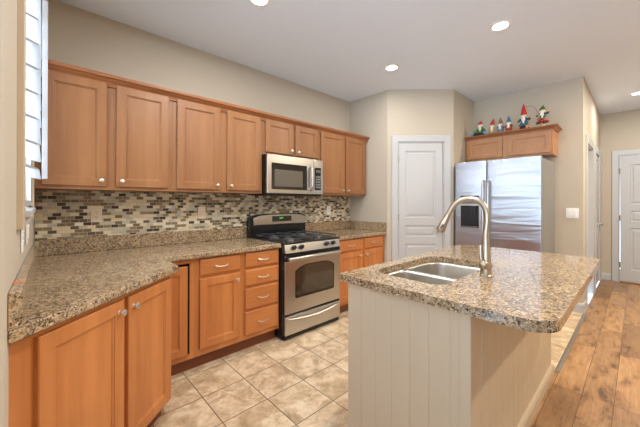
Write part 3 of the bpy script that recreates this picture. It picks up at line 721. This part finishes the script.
plate('wall_switch', 'white rocker switch under the left window, the one nearer the mosaic', (xl(-.86)+.0005, -.86, 1.155), R(90), m='plate_w', kind='r', cat='switch')

# ------------------------------------------------------------------ recessed lights
def can(x, y, label, k=1, col=(1, .97, .93)):
    t = thing('recessed_light', label, 'ceiling light', (x, y, H), 0, 'round recessed ceiling lights')
    obj('trim_ring', lathe(newbm(), [(.058, -.004), (.060, -.008), (.078, -.006), (.082, -.0005), (.058, -.0005), (.058, -.004)], n=28, cap=False), 'plate_w', t, smooth=True)
    obj('lens', lathe(newbm(), [(.002, -.0032), (.057, -.0032), (.057, -.0008), (.002, -.0008)], n=28), 'lens', t)
    l = bpy.data.lights.new('lamp', 'AREA'); l.shape = 'DISK'; l.size = .11; l.energy = CAN_W*k; l.color = col; l.spread = R(180)
    o = bpy.data.objects.new('lamp', l); C.objects.link(o); o.parent = t; o.location = (0, 0, -.012)
can(1.918, -1.035, 'recessed ceiling light half cut by the top edge of the photo', 1.2)
can(3.571, -1.069, 'recessed ceiling light in front of the pantry wall', .75)
can(3.573, -2.135, 'recessed ceiling light above the sink end of the island', .75)
can(6.662, -2.921, 'recessed ceiling light over the hall at the right edge')
can(1.918, -2.12, 'recessed ceiling light above the walkway between the angled cabinet and the island', 2.0)
can(5.20, -3.60, 'recessed ceiling light over the plank floor right of the island', 5, (1, .86, .68))
can(3.20, -4.20, 'recessed ceiling light over the plank floor behind the island', 4, (1, .86, .68))

# ------------------------------------------------------------------ gnomes
def col(name, r, g, b): 
    k = 'g_'+name
    if k not in M: M[k] = mat('painted_'+name, rgb(r, g, b), .45)
    return k
RED, BEARD, SKIN = col('red', 190, 36, 34), col('white', 232, 228, 218), col('skin', 232, 180, 140)
BLUE, GREEN, BROWN = col('blue', 80, 120, 150), col('green', 70, 110, 50), col('brown', 140, 104, 66)
NAVY, TAN, RUST = col('navy', 58, 78, 96), col('tan', 188, 164, 124), col('rust', 150, 56, 40)
OR, TEAL, BLK = col('orange', 226, 140, 70), col('teal', 62, 104, 118), col('black', 34, 30, 30)
SKY = col('skyblue', 90, 150, 200)
def merged(name, parts, m, par, vox=.0035):
    """overlapping ellipsoids fused into one continuous surface"""
    bm = newbm()
    for p in parts:
        if p[0] == 'e': ell(bm, p[1], p[2], seg=12)
        else: tube(bm, p[1], p[2], 10)
    o = obj(name, bm, m, par); r = o.modifiers.new('fuse', 'REMESH'); r.mode = 'VOXEL'; r.voxel_size = vox; r.use_smooth_shade = True
    s = o.modifiers.new('sm', 'SMOOTH'); s.factor = .5; s.iterations = 2
    return o
GX, GZ = 5.12, 2.2065
# local frame: gnome faces -y; rotated so it faces the room (-x)
def gnome(y, label, s=1.0, rot=-90, x=GX):
    t = thing('garden_gnome', label, 'gnome', (x, y, GZ), R(rot), 'garden gnomes on the refrigerator cabinet'); t.scale = (s, s, s); return t
def face(t, z, y, r=.017, hat=RED, hat_h=.08, lean=(0, 0), hr=.024, beard=True, low=.05):
    hd = merged('head', [('e', (0, y, z), (r, r*.95, r*1.1)), ('e', (0, y-r*.95, z-.001), (.005, .006, .005)), ('e', (-r, y, z), (.003, .004, .006)), ('e', (r, y, z), (.003, .004, .006))], SKIN, t, .002)
    bm = newbm()
    for sx in (-1, 1): ell(bm, (sx*.0065, y-r*.88, z+.005), (.0022, .0022, .0026), seg=8)
    obj('eyes', bm, BLK, hd)
    if beard:
        merged('beard', [('e', (0, y-r*.75, z-.014), (r*.95, .011, .013)), ('e', (0, y-r*.95, z-.014-low*.4), (r*.8, .010, low*.4)), ('e', (0, y-r*.9, z-.014-low*.75), (r*.45, .007, low*.3)),
                         ('e', (-.007, y-r*1.15, z-.007), (.009, .005, .004)), ('e', (.007, y-r*1.15, z-.007), (.009, .005, .004)), ('e', (-r*.9, y-.004, z-.006), (.006, .010, .014)), ('e', (r*.9, y-.004, z-.006), (.006, .010, .014))], BEARD, t, .002)
    hz = z+r*.35
    pts = curve([(0, y, hz), (lean[0]*.2, y+lean[1]*.2, hz+hat_h*.35), (lean[0]*.6, y+lean[1]*.6, hz+hat_h*.7), (lean[0], y+lean[1], hz+hat_h)], 4)
    n = len(pts); obj('hat', tube(newbm(), pts, [hr*(1-i/(n-1))**.85+.002 for i in range(n)], 16), hat, t, smooth=True)
# 1 sitting with spread legs
g = gnome(-1.458, 'small seated gnome with red cap, white beard and green sleeves, far left', 1.3)
merged('body', [('e', (0, .01, .045), (.030, .026, .045)), ('e', (0, .01, .09), (.022, .02, .02))], GREEN, g)
merged('sleeve', [('t', [(-.02, .005, .075), (-.045, -.01, .045), (-.058, -.02, .024)], [.012, .012, .010])], GREEN, g); merged('sleeve', [('t', [(.02, .005, .075), (.045, -.01, .045), (.058, -.02, .024)], [.012, .012, .010])], GREEN, g)
merged('trousers', [('t', [(0, .005, .018), (-.03, -.025, .016), (-.055, -.05, .014)], [.02, .015, .012]), ('t', [(0, .005, .018), (.03, -.025, .016), (.055, -.05, .014)], [.02, .015, .012])], BLK, g)
for sx in (-1, 1): obj('shoe', ell(newbm(), (sx*.062, -.060, .017), (.016, .014, .017)), SKY, g, smooth=True)
for sx in (-1, 1): obj('hand', ell(newbm(), (sx*.072, -.022, .03), (.010, .009, .009)), SKIN, g, smooth=True)
face(g, .115, .002, .019, RED, .035, (.0, .01), .026, True, .055)
# 2-4 small standing gnomes
def small(y, label, hat, coat, boot, lean, arm):
    g = gnome(y, label, 1.12)
    merged('body', [('e', (0, 0, .030), (.034, .028, .034)), ('e', (0, 0, .062), (.027, .023, .03)), ('e', (0, -.002, .085), (.018, .016, .014))], coat, g)
    merged('sleeve', [('t', [(-.022, 0, .075), (-.036, -.012, .055), (-.020, -.030, .046)], [.010, .010, .008])], arm, g); merged('sleeve', [('t', [(.022, 0, .075), (.036, -.012, .055), (.020, -.030, .046)], [.010, .010, .008])], arm, g)
    for sx in (-1, 1):
        obj('boot', ell(newbm(), (sx*.017, -.018, .0085), (.014, .022, .0085)), boot, g, smooth=True)
        obj('hand', ell(newbm(), (sx*.015, -.034, .045), (.007, .007, .007)), SKIN, g, smooth=True)
    face(g, .102, -.004, .018, hat, .072, lean, .024, True, .06)
small(-1.604, 'small gnome with red pointed hat and tan robe, second from left', RUST if 0 else RED, TAN, BROWN, (.018, .0), TAN)
small(-1.700, 'small gnome with brown pointed hat and blue robe, in the middle of the close trio', BROWN, BLUE, BROWN, (.002, .006), BLUE)
small(-1.796, 'small gnome with blue pointed hat and rust red robe, right one of the close trio', BLUE, RUST, BROWN, (-.004, .004), RUST)
# 5 tall red hat, seated on a dark base
g = gnome(-1.958, 'largest gnome with tall red hat, blue coat and orange boots', 1.12)
obj('seat_rock', lathe(newbm(), [(.052, 0), (.055, .012), (.046, .032), (.02, .038)], n=14), BLK, g, smooth=True)
merged('body', [('e', (0, .005, .065), (.038, .030, .042)), ('e', (0, .005, .105), (.034, .026, .032)), ('e', (0, .003, .132), (.022, .02, .014))], TEAL, g)
merged('sleeve', [('t', [(-.03, 0, .118), (-.052, -.006, .09), (-.042, -.026, .068)], [.014, .013, .010])], NAVY, g); merged('sleeve', [('t', [(.03, 0, .118), (.054, -.006, .105), (.045, -.026, .118)], [.014, .013, .010])], NAVY, g)
merged('trousers', [('t', [(-.015, 0, .045), (-.03, -.035, .042), (-.036, -.045, .022)], [.018, .015, .012]), ('t', [(.015, 0, .045), (.03, -.035, .042), (.036, -.045, .022)], [.018, .015, .012])], TEAL, g)
for sx in (-1, 1): obj('boot', ell(newbm(), (sx*.042, -.052, .016), (.016, .020, .016)), OR, g, smooth=True)
obj('hand', ell(newbm(), (-.040, -.034, .066), (.010, .010, .010)), SKIN, g, smooth=True); obj('hand', ell(newbm(), (.044, -.032, .122), (.010, .010, .010)), SKIN, g, smooth=True)
face(g, .152, -.004, .024, RED, .125, (-.004, .004), .030, True, .07)
# 6 fishing gnome
g = gnome(-2.145, 'gnome with green cap sitting on a red toadstool holding a fishing rod', 1.2)
obj('toadstool_stem', lathe(newbm(), [(.026, 0), (.020, .02), (.017, .042)], n=14), TAN, g, smooth=True)
ts = obj('toadstool_cap', lathe(newbm(), [(.012, .040), (.052, .042), (.056, .050), (.040, .064), (.015, .070)], n=18), RED, g, smooth=True)
merged('body', [('e', (0, .004, .092), (.030, .025, .032)), ('e', (0, .002, .120), (.026, .022, .022)), ('e', (0, 0, .138), (.018, .017, .012))], NAVY, g)
merged('sleeve', [('t', [(-.024, 0, .128), (-.042, -.016, .112), (-.026, -.036, .112)], [.011, .011, .009])], NAVY, g); merged('sleeve', [('t', [(.024, 0, .128), (.046, -.010, .128), (.052, -.028, .138)], [.011, .011, .009])], NAVY, g)
merged('trousers', [('t', [(-.012, 0, .078), (-.024, -.045, .074), (-.026, -.054, .040)], [.016, .013, .010]), ('t', [(.012, 0, .078), (.024, -.045, .074), (.026, -.054, .045)], [.016, .013, .010])], BROWN, g)
for sx in (-1, 1): obj('boot', ell(newbm(), (sx*.027-.002, -.062, .026), (.012, .020, .012)), BLK, g, smooth=True)
obj('hand', ell(newbm(), (-.024, -.040, .113), (.008, .008, .008)), SKIN, g, smooth=True); obj('hand', ell(newbm(), (.053, -.032, .140), (.008, .008, .008)), SKIN, g, smooth=True)
face(g, .158, -.004, .022, GREEN, .045, (.006, .004), .027, True, .06)
obj('fishing_rod', tube(newbm(), curve([(.0, -.040, .085), (-.024, -.044, .128), (-.055, -.05, .190), (-.095, -.055, .218), (-.135, -.06, .210), (-.160, -.062, .188)], 5), .0014, 6), BLK, g)
